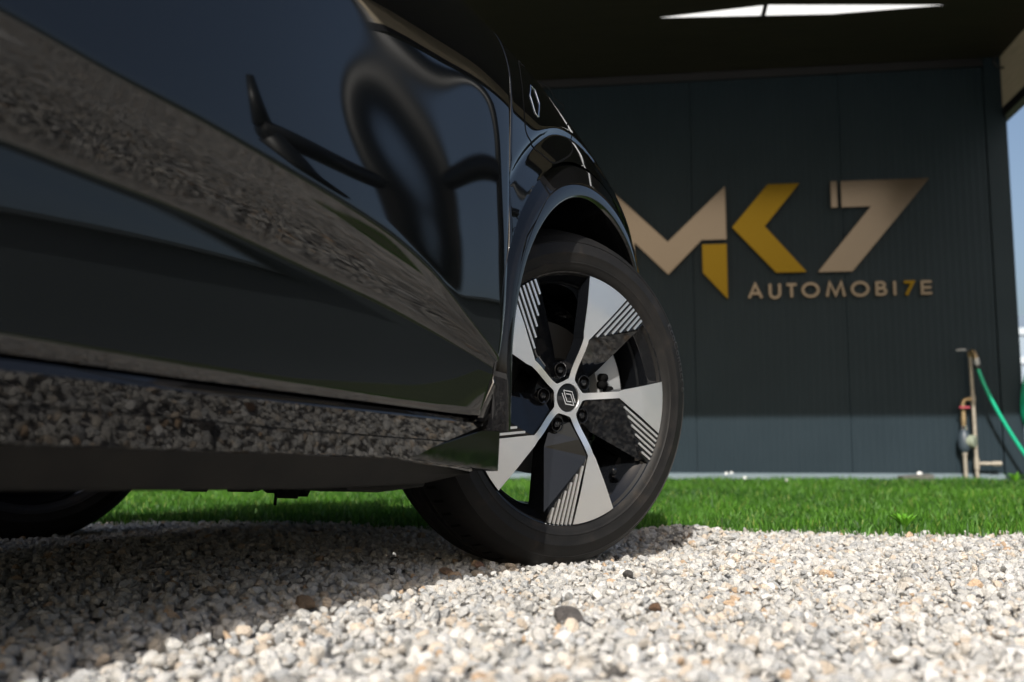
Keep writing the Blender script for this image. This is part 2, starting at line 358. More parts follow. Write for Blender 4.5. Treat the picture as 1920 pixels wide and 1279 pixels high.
# local frame of the building: x along the wall, y = -outward, z up
def rib_panel(a0, a1, name='wall_panel'):
    pr = []; a = a0 + .004
    pr += [(a0 + .001, .019), (a0 + .001, .003), (a, 0)]
    n = int(round((a1 - a0 - .008) / .05)); st = (a1 - a0 - .008) / n
    for i in range(n):
        b = a + i * st
        pr += [(b + st * .42, 0), (b + st * .48, -.004), (b + st * .88, -.004), (b + st * .94, 0)]
    pr += [(a1 - .004, 0), (a1 - .001, .003), (a1 - .001, .019)]
    rows = [[(x, y, z) for x, y in pr] for z in (.10, 3.215)]
    v, f = grid(rows); return mesh(name, v, f, M['wall'], bld)
seams = [-5.055, -3.93, -2.805, -1.68, -.555, .57, 1.625]
for i in range(len(seams) - 1): rib_panel(seams[i], seams[i + 1])
MB().box(-5.1, 1.76, .02, .12, .0, 3.6).build('wall_core', M['dark_trim'], bld)
MB().box(1.628, 1.756, -.012, .019, .02, 3.235).build('corner_trim', M['wall'], bld, bevel=.002)
MB().box(1.7565, 1.775, -.012, 6, .02, 3.24).build('side_wall', M['wall'], bld)
mb = MB(); mb.prism([(-.028, .02), (-.028, .088), (-.004, .103), (.018, .103), (.018, .02)], 6.7, lambda a, b, d: (-5.08 + d, a, b)); mb.build('base_flashing', M['flash'], bld)
MB().box(-5.1, 1.62, -.030, -.0045, 3.15, 3.214).build('wall_head_trim', M['dark_trim'], bld)
# canopy: soffit with a skylight opening
hole = [(-.80, 1.045), (-.084, 1.146), (1.082, .985), (.364, .945)]
outer = [(-5.6, .0), (-5.6, 3.75), (1.7535, 3.75), (1.7535, .0)]
vv = [(a, -n, 3.222) for a, n in outer] + [(a, -n, 3.222) for a, n in [hole[0], hole[1], hole[2], hole[3]]]
mesh('soffit', vv, [(0, 1, 5, 4), (1, 2, 6, 5), (2, 3, 7, 6), (3, 0, 4, 7)], M['soffit'], bld)
mesh('skylight_sheet', [(a * 1.0, -n, 3.2265) for a, n in [(-.9, 1.2), (1.2, 1.2), (1.2, .88), (-.9, .88)]], [(0, 1, 2, 3)], M['skylight'], bld)
big_hole = [(-1.2, .5), (-1.2, 1.9), (1.5, 1.9), (1.5, .5)]
mb = MB(); mb.box(-.115, -.085, -1.16, -.95, 3.214, 3.2195); mb.build('skylight_bar', M['dark_trim'], bld)
v8 = [(a, -n, 3.42) for a, n in outer] + [(a, -n, 3.42) for a, n in big_hole]
mesh('canopy_roof', v8, [(0, 1, 5, 4), (1, 2, 6, 5), (2, 3, 7, 6), (3, 0, 4, 7)], M['dark_trim'], bld)
MB().box(-5.6, 1.752, -3.77, -3.751, 3.215, 3.45).build('canopy_front_fascia', M['dark_trim'], bld)
MB().box(1.7525, 1.80, -3.75, 1.5, 2.83, 3.40).build('canopy_side_board', M['tan'], bld)
MB().box(1.751, 1.82, -3.755, 1.5, 2.755, 2.828).build('canopy_side_edge', M['dark_trim'], bld)
mb = MB(); mb.tube([(1.745 + .06 * math.cos(R(q)), -.08, 3.165 + .055 * math.sin(R(q))) for q in range(100, 341, 20)], .008, 8); mb.build('hook', M['dark_trim'], bld, smooth=True)

# ------------------------------------------------------------------ sign
sign = empty('wall_sign', wall(.2, 1.4, .02)); tag(sign, 'raised gold and champagne metal lettering reading MK7 AUTOMOBI7E on the dark wall', 'sign')
sign.rotation_euler = (0, 0, -PH)
def sgn(poly, m, name, d0=.022, d1=.05):
    mb = MB(); P = [(a - .2, z - 1.4) for a, z in poly]
    mb.prism(P, d1 - d0, lambda a, b, d: (a, -(d0 - .02) - d, b)); return mb.build(name, m, sign)
sgn([(-1.19, 2.296), (-.749, 1.866), (-.308, 2.290), (-.306, 1.873), (-.493, 1.873), (-.75, 1.611), (-1.005, 1.868), (-1.005, 1.42), (-1.19, 1.42)], M['sign_steel'], 'letter')
sgn([(-.49, 1.838), (-.306, 1.838), (-.306, 1.411), (-.489, 1.62)], M['sign_gold'], 'letter_foot')
sgn([(.012, 2.292), (.249, 2.292), (-.019, 1.966), (.280, 1.606), (.056, 1.606), (-.262, 1.965)], M['sign_gold'], 'letter')
sgn([(.476, 2.296), (.522, 2.296), (.522, 2.094), (.476, 2.094)], M['sign_steel'], 'letter_bar')
sgn([(.551, 2.296), (1.193, 2.296), (.612, 1.602), (.361, 1.602), (.764, 2.094), (.551, 2.094)], M['sign_steel'], 'letter')
def strokes(name, paths, m, w=.0215):
    mb = MB()
    for pi, pth in enumerate(paths):
        closed = pth[0] == pth[-1]; P = [Vector((a, z)) for a, z in pth]; n = len(P); L = []; Rr = []
        for i in range(n):
            if closed: p0 = P[(i - 1) % (n - 1)]; p1 = P[(i + 1) % (n - 1)] if i < n - 1 else P[1]
            else: p0 = P[max(i - 1, 0)]; p1 = P[min(i + 1, n - 1)]
            a = (P[i] - p0).normalized() if (P[i] - p0).length > 0 else (p1 - P[i]).normalized(); b = (p1 - P[i]).normalized() if (p1 - P[i]).length > 0 else a
            t = (a + b).normalized(); nn = Vector((-t.y, t.x)); k = w / 2 / max(.5, nn.dot(Vector((-a.y, a.x))))
            L.append(P[i] + nn * k); Rr.append(P[i] - nn * k)
        d = .018 + .0012 * pi
        v = []; f = []
        for q in range(n):
            v += [(L[q].x - .2, 0.002, L[q].y - 1.4), (L[q].x - .2, -d, L[q].y - 1.4), (Rr[q].x - .2, -d, Rr[q].y - 1.4), (Rr[q].x - .2, 0.002, Rr[q].y - 1.4)]
        for q in range(n - 1):
            for e in range(4): f.append((q * 4 + e, q * 4 + (e + 1) % 4, q * 4 + 4 + (e + 1) % 4, q * 4 + 4 + e))
        f += [(0, 1, 2, 3), (n * 4 - 1, n * 4 - 2, n * 4 - 3, n * 4 - 4)]
        mb.add(v, f)
    return mb.build(name, m, sign)
zb_, zt_ = 1.416, 1.523
def arc(cx, cz, rx, rz, a0, a1, n=14): return [(cx + rx * math.cos(R(a0 + (a1 - a0) * i / n)), cz + rz * math.sin(R(a0 + (a1 - a0) * i / n))) for i in range(n + 1)]
ST = M['sign_steel']; zm = (zb_ + zt_) / 2
strokes('letter', [[(-.148, zb_), (-.101, zt_), (-.054, zb_)], [(-.127, zb_ + .036), (-.075, zb_ + .036)]], ST)
strokes('letter', [[(.009, zt_)] + arc(.044, zb_ + .034, .035, .034, 180, 360) + [(.079, zt_)]], ST)
strokes('letter', [[(.13, zt_ - .009), (.203, zt_ - .009)], [(.166, zt_ - .012), (.166, zb_)]], ST)
o_ = arc(.305, zm, .056, .049, 0, 360, 28); o_[-1] = o_[0]; strokes('letter', [o_], ST)
strokes('letter', [[(.424, zb_), (.445, zt_), (.487, zb_ + .012), (.529, zt_), (.550, zb_)]], ST)
o_ = arc(.664, zm, .057, .049, 0, 360, 28); o_[-1] = o_[0]; strokes('letter', [o_], ST)
strokes('letter', [[(.784, zb_), (.784, zt_)], [(.784, zt_ - .009), (.812, zt_ - .009)] + arc(.815, zm + .025, .024, .0205, 85, -90, 8) + [(.784, zm + .004)], [(.784, zm - .001), (.818, zm - .001)] + arc(.82, zb_ + .031, .027, .0225, 85, -90, 8) + [(.784, zb_ + .009)]], ST)
strokes('letter', [[(.912, zb_), (.912, zt_)]], ST)
strokes('letter', [[(.979, zt_ - .009), (1.045, zt_ - .009), (.993, zb_)]], M['sign_gold'])
strokes('letter', [[(1.107, zb_), (1.107, zt_)], [(1.107, zt_ - .010), (1.175, zt_ - .010)], [(1.107, zm), (1.171, zm)], [(1.107, zb_ + .010), (1.175, zb_ + .010)]], ST)

# ------------------------------------------------------------------ water pipes, meter, tap, hose
def wl(a, z, off): return tuple(wall(a, z, off))
wp = empty('water_standpipe', wall(1.40, .03, .09)); tag(wp, 'rusty galvanised standpipe with water meter, red valve and tap by the wall corner', 'water pipe')
def wpart(name, pts, r, m, n=10):
    base = Vector(wp.location); mb = MB(); mb.tube([Vector(wl(*p)) - base for p in pts], r, n); return mb.build(name, m, wp, smooth=True, sharp=40)
wpart('supply_pipe', [(1.331, .0, .09), (1.331, .27, .09)], .0135, M['pipe'])
wpart('pipe_coupling', [(1.331, .235, .09), (1.331, .262, .09)], .019, M['pipe'])
wpart('meter_body', [(1.331, .255, .09), (1.331, .275, .09), (1.331, .30, .09), (1.331, .37, .09), (1.331, .40, .09), (1.331, .415, .09)], [.022, .036, .044, .042, .03, .022], M['meter'], 14)
wpart('meter_face', [(1.345, .335, .085), (1.392, .333, .125), (1.396, .333, .128)], [.046, .045, .038], M['meter_face'], 20)
wpart('meter_nut', [(1.333, .405, .09), (1.333, .445, .09)], .021, M['chrome'], 6)
wpart('valve_body', [(1.333, .44, .09), (1.334, .47, .09), (1.335, .50, .09), (1.335, .545, .09), (1.335, .585, .09)], [.014, .017, .019, .015, .019], M['brass'])
wpart('valve_handle', [(1.30, .576, .125), (1.37, .576, .125)], .009, M['red'])
wpart('pipe_elbow', [(1.335, .575, .09), (1.335, .605, .09), (1.342, .626, .09), (1.358, .636, .09), (1.405, .637, .09)], .0165, M['brass'])
wpart('riser_pipe', [(1.409, .0, .09), (1.409, .17, .09), (1.406, .64, .09), (1.403, .955, .09)], .0135, M['pipe'])
wpart('pipe_coupling', [(1.406, .615, .09), (1.406, .665, .09)], .019, M['pipe'])
wpart('pipe_tee', [(1.409, .135, .09), (1.409, .215, .09)], .019, M['pipe'])
wpart('branch_pipe', [(1.409, .175, .09), (1.53, .175, .10)], .0135, M['pipe'])
wpart('pipe_cap', [(1.515, .175, .10), (1.572, .175, .103)], .0185, M['pipe'])
wpart('tap_body', [(1.403, .945, .09), (1.404, .972, .095), (1.412, .978, .12), (1.418, .960, .145), (1.424, .915, .15)], [.019, .021, .019, .017, .02], M['brass'], 12)
wpart('tap_lever', [(1.365, .992, .12), (1.33, .992, .125), (1.30, .989, .125)], .007, M['cast'])
wpart('hose_connector', [(1.424, .93, .15), (1.427, .90, .15), (1.430, .865, .15)], [.020, .022, .018], M['cast'], 12)
wpart('connector_collar', [(1.430, .878, .15), (1.432, .852, .15)], .021, M['black'], 12)
def bez(P, n=24):
    P = [Vector(p) for p in P]; out = []
    for i in range(len(P) - 1):
        p0 = P[max(i - 1, 0)]; p1 = P[i]; p2 = P[i + 1]; p3 = P[min(i + 2, len(P) - 1)]
        for k in range(n):
            t = k / n; out.append(.5 * ((2 * p1) + (-p0 + p2) * t + (2 * p0 - 5 * p1 + 4 * p2 - p3) * t * t + (-p0 + 3 * p1 - 3 * p2 + p3) * t ** 3))
    return out + [P[-1]]
mb = MB(); mb.tube(bez([wl(1.431, .858, .15), wl(1.485, .69, .16), wl(1.58, .475, .17), wl(1.71, .235, .18), wl(1.80, .10, .20), wl(1.95, .055, .2), wl(2.3, .055, .05)], 10), .0125, 12)
tag(mb.build('garden_hose', M['hose'], smooth=True), 'green garden hose running from the tap down to the right', 'hose')
mb = MB()
for k in range(3):
    c = Vector(wl(1.862 + .012 * k, .62, .06 + .03 * k)); mb.tube([c + WD * (.11 + .008 * k) * math.cos(q) + Vector((0, 0, (.265 + .012 * k) * math.sin(q))) + WN * .02 * math.sin(3 * q) for q in np.linspace(0, 2 * math.pi, 40)], .0125, 10)
co = mb.build('hose_coil', M['hose'], smooth=True); tag(co, 'coiled green hose hanging on the wall corner at the right edge', 'hose')
MB().box(-.11, .11, -.06, .06, 0, .05).build('paving_block', M['concrete'], bevel=.006)
o = bpy.data.objects['paving_block']; o.location = wall(.955, .045, .22); o.rotation_euler = (R(3), R(-4), -PH + .1); tag(o, 'flat grey concrete block lying in the grass at the wall foot', 'block')
MB().tube([(-.01, 0, .0), (0, .002, .001), (.015, .004, .002), (.035, .008, .0), (.045, .01, -.002)], [.004, .011, .013, .010, .003], 8).build('pale_pebble', M['white'], smooth=True)
o = bpy.data.objects['pale_pebble']; o.location = wall(.965, .105, .25); o.rotation_euler = (0, 0, .4); tag(o, 'small whitish pebble on the concrete block', 'pebble')
def weed(loc, label, n=9, hmax=.13, seed=1):
    rg = random.Random(seed); mb = MB()
    for i in range(n):
        a = i * 2.4 + rg.uniform(-.3, .3); ln = hmax * rg.uniform(.6, 1); sp = rg.uniform(.3, .9) * ln; w = ln * .13
        ca, sa = math.cos(a), math.sin(a); rows = []
        for t, ww in ((0, .3), (.3, 1), (.6, .85), (.85, .4), (1, .02)):
            r_ = sp * t; z = ln * (1.25 * t - .45 * t * t); rows.append([(ca * r_ - sa * w * ww, sa * r_ + ca * w * ww, z + .006), (ca * r_, sa * r_, z), (ca * r_ + sa * w * ww, sa * r_ - ca * w * ww, z + .006)])
        mb.add(*grid(rows))
    o = mb.build('weed_plant', M['weed'], smooth=True); a = o.data.attributes.new('tint', 'FLOAT', 'POINT')
    a.data.foreach_set('value', [rg.random() for _ in o.data.vertices]); o.location = loc; tag(o, label, 'weed'); return o
weed(wall(1.585, .035, .32), 'bright green leafy weed beside the standpipe', 10, .10, 3)
weed((1.19, 3.06, .005), 'low yellowish green weed on the gravel edge of the lawn', 22, .06, 5)
for i, (a, z, dd) in enumerate([(-.37, .105, .30), (-.335, .11, .33), (-.24, .075, .30), (.04, .06, .4)]):
    mb = MB()
    for k in range(7):
        q = k * .9; mb.add([(0, 0, 0), (.009 * math.cos(q - .3), .009 * math.sin(q - .3), .002), (.013 * math.cos(q), .013 * math.sin(q), .001), (.009 * math.cos(q + .3), .009 * math.sin(q + .3), .002)], [(0, 1, 2, 3)])
    mb.tube([(0, 0, -.05), (0, 0, -.001)], .001, 5)
    o = mb.build('daisy', M['white']); o.location = wall(a, z, dd); o.rotation_euler = (R(60), .2 * i, 0)
    tag(o, ['small white daisy near the tyre, left of a close pair', 'small white daisy near the tyre, right of a close pair', 'single white daisy low in the grass below the wall', 'white daisy farthest right in the grass'][i], 'flower', 'daisies by the wall foot')

# ------------------------------------------------------------------ background right
hg = empty('hangar', (0, 0, 0)); tag(hg, 'distant blue grey arched warehouse at the right edge', 'building')
prof = [(-1, 0)] + [(-1 + 2 * i / 16, .62 + .38 * math.sin(math.pi * (i / 16)) ** .8) for i in range(17)] + [(1, 0)]
mb = MB(); mb.prism(prof, 14, lambda a, b, d: (a * 9, d, b * 8.2)); mb.build('wall', M['hangar'], hg)
for z in (4.3, 5.6):
    MB().box(-8.9, 8.9, -.12, -.01, z, z + .28).build('cladding_band', M['hangar_band'], hg)
hg.location = (31, 44, 0)
gn = empty('reflection_prop', (7.2, 6.05, 0), (0, 0, R(-12))); tag(gn, 'dark steel gantry post with a side beam, unseen, added for the dark loop reflected in the door', 'prop')  # unseen post and beam, added to reflect as a dark loop in the door
mb = MB(); mb.tube([(0, 0, 0), (0, 0, 9)], .12, 20); mb.build('post', M['prop'], gn, smooth=True)
mb = MB(); mb.tube([(0, -.14, 3.5), (0, -1.7, 3.42)], .13, 16); mb.build('beam', M['prop'], gn, smooth=True)
mb = MB(); mb.tube([(0, -1.62, 3.36), (0, -.95, 2.75)], [.16, .26], 16); mb.build('beam_end_bulge', M['prop'], gn, smooth=True)  # thick beam end, no lamp, added for a dark blob in the door reflection
mb = MB(); mb.tube([(0, -1.66, 3.48), (0, -1.72, 4.05)], [.12, .05], 12); mb.build('beam_stub', M['prop'], gn, smooth=True)
def tree(x, y, ht, rad, label, seed, group):
    rg = np.random.default_rng(seed); t = empty('tree', (x, y, 0)); tag(t, label, 'tree', group)
    mb = MB(); mb.tube([(0, 0, 0), (.05, .03, ht * .25), (-.04, .05, ht * .55), (0, 0, ht * .85)], [.16, .12, .08, .02], 8)
    for k in range(6):
        a = k * 1.05; mb.tube([(0, 0, ht * (.25 + .06 * k)), (rad * .7 * math.cos(a), rad * .7 * math.sin(a), ht * (.45 + .07 * k))], [.05, .012], 6)
    mb.build('trunk', M['bark'], t, smooth=True)
    cl = 60; c = rg.normal(size=(cl, 3)); c /= np.linalg.norm(c, axis=1)[:, None]; c *= (rg.uniform(.35, 1, cl) ** .5)[:, None] * np.array([rad, rad, ht * .46]); c[:, 2] += ht * .55
    n = 4200; P = c[rg.integers(0, cl, n)] + rg.normal(size=(n, 3)) * rad * .16; u = rg.normal(size=(n, 3)); u /= np.linalg.norm(u, axis=1)[:, None]
    w = np.cross(u, rg.normal(size=(n, 3))); w /= np.linalg.norm(w, axis=1)[:, None]; s = rg.uniform(.05, .12, (n, 1)) * (rad / 1.6)
    V = np.stack([P - u * s, P + w * s * .5, P + u * s, P - w * s * .5], 1).reshape(-1, 3); V[:, 2] = np.maximum(V[:, 2], .02)
    me = bpy.data.meshes.new('crown'); me.from_pydata(V.tolist(), [], [(4 * i, 4 * i + 1, 4 * i + 2, 4 * i + 3) for i in range(n)])
    add_attr(me, 'tint', 'FLOAT', np.repeat(rg.uniform(0, 1, n), 4).astype(np.float32), 'value'); link('crown', me, M['leaf'], t)
hl = empty('reflection_hall', (17, 0, 0)); tag(hl, 'long low charcoal hall, unseen, added for the dark reflection in the lower door', 'building')  # unseen block, added so the lower door reflects an even dark tone
MB().box(0, 8, -14, 12, 0, 3.3).build('wall', M['hall'], hl)
MB().box(-.25, 8.2, -14.2, 12.2, 3.301, 3.42).build('roof_edge', M['hall'], hl)
for i, (az, d, ht, rad) in enumerate([(43, 28, 2.3, 2.0), (49, 27, 2.6, 2.2), (53.5, 27, 2.9, 2.4)]):  # low unseen trees, added to darken the door reflection near the horizon
    tree(d * math.sin(R(az)), d * math.cos(R(az)), ht, rad, ['first', 'second', 'third'][i] + ' bushy green tree from the lawn in an unseen row, added for reflections in the door', 40 + i, 'unseen trees added for reflections')

# ------------------------------------------------------------------ car
car = empty('car', CO, (0, 0, math.atan2(CF.y, CF.x))); tag(car, 'glossy black car with its front wheel turned out on the gravel', 'car')
# car local: x = forward (s), y = -outward (w = -y), z up
AC = (-.02, .36)                                     # arch centre (s, z)
WB = pchip([.24, .30, .39, .5, .6, .75, .83, .88, .92, .96, .99, 1.01, 1.02], [-.050, -.036, -.018, -.0135, -.0145, -.0195, -.0240, -.0308, -.0415, -.060, -.089, -.125, -.175])
ZT = pchip([-4, -.55, -.38, -.24, -.07, .08, .255, .41, .6, .8, 1.0], [1.10, 1.10, 1.084, 1.062, 1.021, .972, .885, .79, .71, .65, .6])
def plan(s): return -.85 * max(0, s - .18) ** 2 if s < .62 else -.85 * .44 ** 2 - .748 * (s - .62)
def narrow(a):                                       # the arch trim gets slimmer down towards the sill
    t = min(1, max(0, (a - 140) / 50)); return t * t * (3 - 2 * t)
def arch_edge(s, z):
    a = math.degrees(math.atan2(z - AC[1], s - AC[0])) if z >= .36 else (180 + (.36 - z) / .155 * 23 if s < AC[0] else 0)
    return .4835 - .036 * narrow(a)
def flare(s, z):
    r = math.hypot(s - AC[0], z - AC[1]); a = math.degrees(math.atan2(z - AC[1], s - AC[0]))
    k = min(1, max(0, (168 - a) / 45)); k = k * k * (3 - 2 * k)
    return k * interp(r, [.40, .4835, .534, .540, .553, .562], [.006, .0045, -.0055, -.006, -.0006, 0])
def zmap(s, z0): # profile height -> height with the bonnet line falling towards the front
    t = max(0, (z0 - .55) / .47); return z0 + (ZT(s) - 1.02) * t * t
def swell(s, z):                                     # skin swells outwards where the door meets the wheel arch
    a = math.exp(-((s + .40) / .15) ** 2); b = max(0., min(1., (z - .28) / .14)) * max(0., min(1., (1.0 - z) / .18)); b = b * b * (3 - 2 * b)
    return .0115 * a * b if s < -.40 else .0115 * b * math.exp(-((s + .40) / .25) ** 2)
def wprof(s, z0): return WB(z0) + plan(s) + swell(s, z0)
GAPS = pchip([.20, .292, .379, .464, .609, .808, .926, 1.05], [-.515, -.497, -.470, -.456, -.440, -.419, -.382, -.35])
# --- front fender with bonnet edge
zrows = [.294 + (.60 - .294) * i / 46 for i in range(47)] + [.6 + (.92 - .6) * i / 64 for i in range(1, 65)] + [.92 + .1 * (1 - (1 - i / 30) ** 1.6) for i in range(1, 31)]
scols = np.linspace(0, 1, 190)
S1 = .95
P = {}; idx = {}
vv = []; ff = []
def fpt(i, j):
    z0 = zrows[i]; g = GAPS(z0) + .0022; s = g + scols[j] * (S1 - g); z = zmap(s, z0); w = wprof(s, z0) + flare(s, z); return s, w, z
RC = .4835
SN = {}
pts = np.zeros((len(zrows), len(scols), 3)); stat = np.zeros((len(zrows), len(scols)), int)   # 0 dropped, 1 kept, 2 snapped to the arch edge
for i in range(len(zrows)):
    for j in range(len(scols)):
        s, w, z = fpt(i, j); r = math.hypot(s - AC[0], z - AC[1]); RC = arch_edge(s, z)
        if z < .36:                                   # straight edges below the wheel centre
            e = abs(s - AC[0])
            if e < RC:
                if e > RC - .018: s = AC[0] + math.copysign(RC, s - AC[0]); w = wprof(s, zrows[i]) + flare(s, z); stat[i, j] = 2
            else: stat[i, j] = 1
        elif r < RC:
            if r > RC - .018:
                s = AC[0] + (s - AC[0]) * RC / r; z = AC[1] + (z - AC[1]) * RC / r; w = wprof(s, zrows[i]) + flare(s, z); stat[i, j] = 2
        else: stat[i, j] = 1
        pts[i, j] = (s, -w, z)
ids = -np.ones(stat.shape, int)
for i in range(len(zrows)):
    for j in range(len(scols)):
        if stat[i, j]: ids[i, j] = len(vv); vv.append(tuple(pts[i, j]))
for i in range(len(zrows) - 1):
    for j in range(len(scols) - 1):
        q = (ids[i, j], ids[i, j + 1], ids[i + 1, j + 1], ids[i + 1, j]); c = (stat[i, j], stat[i, j + 1], stat[i + 1, j + 1], stat[i + 1, j])
        if min(q) >= 0 and 1 in c: ff.append(q)
def flange(vv, ff, line, ds, m=3):                    # rounded edge and return of a panel along a list of vertices
    prev = line
    for (a, b) in ((.0007, .0003), (.0014, .0012), (.0018, .0035), (.0018, .02)):
        cur = []
        for k in line: p = vv[k]; cur.append(len(vv)); vv.append((p[0] + ds[0] * a, p[1] + b, p[2] + ds[1] * a))
        for k in range(len(line) - 1): ff.append((prev[k], prev[k + 1], cur[k + 1], cur[k]))
        prev = cur
flange(vv, ff, [ids[i, 0] for i in range(len(zrows)) if ids[i, 0] >= 0], (-1, 0))
fender = mesh('front_fender', vv, ff, M['paint'], car, smooth=True)
# --- bonnet (from the fender's upper edge to the car's centre line) and the car's other half as a simple shell
rows = []
for s in np.linspace(-.42, .95, 40):
    z = zmap(s, 1.02); w = wprof(s, 1.02)
    rows.append([(s, -w + t * (.92 + w), z + .05 * math.sin(t * math.pi / 2) + .0) for t in np.linspace(0, 1, 12)])
mesh('bonnet', *grid(rows), M['paint'], car, smooth=True)
# --- doors
C1S = [-3.4, -1.7, -1.42, -1.293, -1.195, -1.063, -.9, -.809, -.75, -.691, -.64, -.59, -.53, -.468]
C1Z = [.655, .635, .615, .602, .595, .581, .561, .545, .529, .508, .483, .455, .423, .390]
C2S = [-3.4, -1.7, -1.38, -1.274, -1.143, -1.005, -.766, -.63, -.54, -.468]; C2Z = [.54, .53, .52, .513, .503, .486, .452, .427, .406, .384]
W2S = [-3.4, -1.0, -.75, -.6, -.468]; W2 = [-.060, -.058, -.050, -.039, -.0215]
c1f = pchip(C1S, C1Z); c2f = pchip(C2S, C2Z); w2f = pchip(W2S, W2)
zbf = lambda s: interp(s, [-3.4, -1.353, -1.154, -.863, -.5], [.329, .324, .317, .310, .299])
def fillet(A, Pp, B, e, n=5):
    da = (A - Pp); db = (B - Pp); ea = min(e, da.length * .45); eb = min(e, db.length * .45)
    a = Pp + da.normalized() * ea; b = Pp + db.normalized() * eb
    return [(1 - t) ** 2 * a + 2 * t * (1 - t) * Pp + t * t * b for t in np.linspace(0, 1, n)]
def door_section(s):
    k = 1.0
    zb, z2, z1 = zbf(s), c2f(s), c1f(s)
    if z1 - z2 < .004: z1 = z2 + .004
    wbm = w2f(s) - .0085
    a = Vector((zb, wbm)); b = Vector((z2, w2f(s))); c = Vector((z1, WB(z1)))
    up = Vector((z1 + .03, WB(z1 + .03)))
    lower = [a + (b - a) * t + Vector((0, .0012 * math.sin(math.pi * t))) for t in np.linspace(0, .86, 9)]
    f2 = fillet(a, b, c, .010, 6); f1 = fillet(b, c, up, .007, 6)
    band = [f2[-1] + (f1[0] - f2[-1]) * t + Vector((0, .0048 * math.sin(math.pi * t) * (c - b).length / .1)) for t in np.linspace(0, 1, 8)[1:-1]]
    u0 = f1[-1][0]
    upper = [Vector((zz, WB(zz))) for zz in [u0 + (.92 - u0) * t for t in np.linspace(0, 1, 44)[1:]]] + [Vector((zz, WB(zz))) for zz in [.92 + .085 * t for t in np.linspace(0, 1, 14)[1:]]]
    return lower + f2 + band + f1 + upper
def hollow(s, z):                                    # shallow hollow pressed into the door skin behind the arch
    return -.005 * math.exp(-(((s + .78) / .20) ** 2 + ((z - .74) / .14) ** 2))
def door_panel(name, sa, sb, n, front_gap):
    rows = []
    for t in np.linspace(0, 1, n):
        row = []
        sc = sa + (sb - sa) * t
        for p in door_section(sc):
            z0 = p[0]; sh = ((GAPS(z0) - .0022) - (-.47)) * (t ** 3 if front_gap else 0)
            s = sc + sh; z = zmap(s, z0); row.append((s, -(p[1] + hollow(s, z) + swell(s, z0)), z))
        rows.append(row)
    v, f = grid(rows); v = list(v); m = len(rows[0])
    flange(v, f, [(n - 1) * m + j for j in range(m)], (1, 0)); flange(v, f, [j for j in range(m)], (-1, 0)); flange(v, f, [i * m for i in range(n)], (0, -1))
    return mesh(name, v, f, M['paint'], car, smooth=True)
door_panel('front_door', -1.52, -.47, 170, True)
door_panel('rear_door', -2.42, -1.526, 60, False)
# dark backing behind the gaps
MB().box(-2.45, -.40, .11, .14, .26, .98).build('door_frame', M['gap'], car)
mb = MB(); mb.box(-.515, -.40, .062, .10, .25, .95); mb.build('fender_flange', M['gap'], car)
mb = MB(); mb.prism([(-.492, .288), (-.452, .286), (-.447, .36), (-.470, .37)], .02, lambda a, b, d: (a, .041 + d, b)); mb.build('fender_lower_trim', M['gloss_trim'], car, bevel=.002)
# rear quarter, cabin, far side
rows = []
for s in np.linspace(-3.55, -2.426, 60):
    rows.append([(s, -(WB(z0) + (-.5 * min(0, s + 3.0) ** 2)), zmap(s, z0)) for z0 in [.3 + .705 * i / 40 for i in range(41)]])
mesh('rear_quarter', *grid(rows), M['paint'], car, smooth=True)
prof = [(.29, .62), (-.42, 1.05), (-1.05, 1.48), (-1.6, 1.57), (-2.7, 1.55), (-3.3, 1.28), (-3.5, 1.02)]
rows = []
for (s, z) in [(-.75, 1.10), (-.95, 1.32), (-1.25, 1.50), (-1.7, 1.565), (-2.6, 1.54), (-3.15, 1.36), (-3.45, 1.04)]:
    inn = .17 + (z - 1.03) * .42; rows.append([(s, .17, min(z, 1.03) - .02), (s, inn, z - .03), (s, inn + .05, z), (s, .92, z + .015), (s, 1.79 - inn, z), (s, 1.74, 1.01)])
mesh('cabin_glass', *grid(rows), M['glass'], car, smooth=True)
rows = []
for s in np.linspace(-3.5, .95, 50):
    rows.append([(s, 1.84 + (WB(z0) + plan(s)), zmap(s, z0)) for z0 in np.linspace(.3, 1.02, 18)])
vv, ff = grid(rows); ff = [q for q in ff if not any(math.hypot(vv[k][0] - c, vv[k][2] - .36) < .43 for k in q for c in (-.02, -2.785))]
mesh('far_side_body', vv, ff, M['paint'], car, smooth=True)
rows = []
for s in (-3.6, -3.5):
    pass
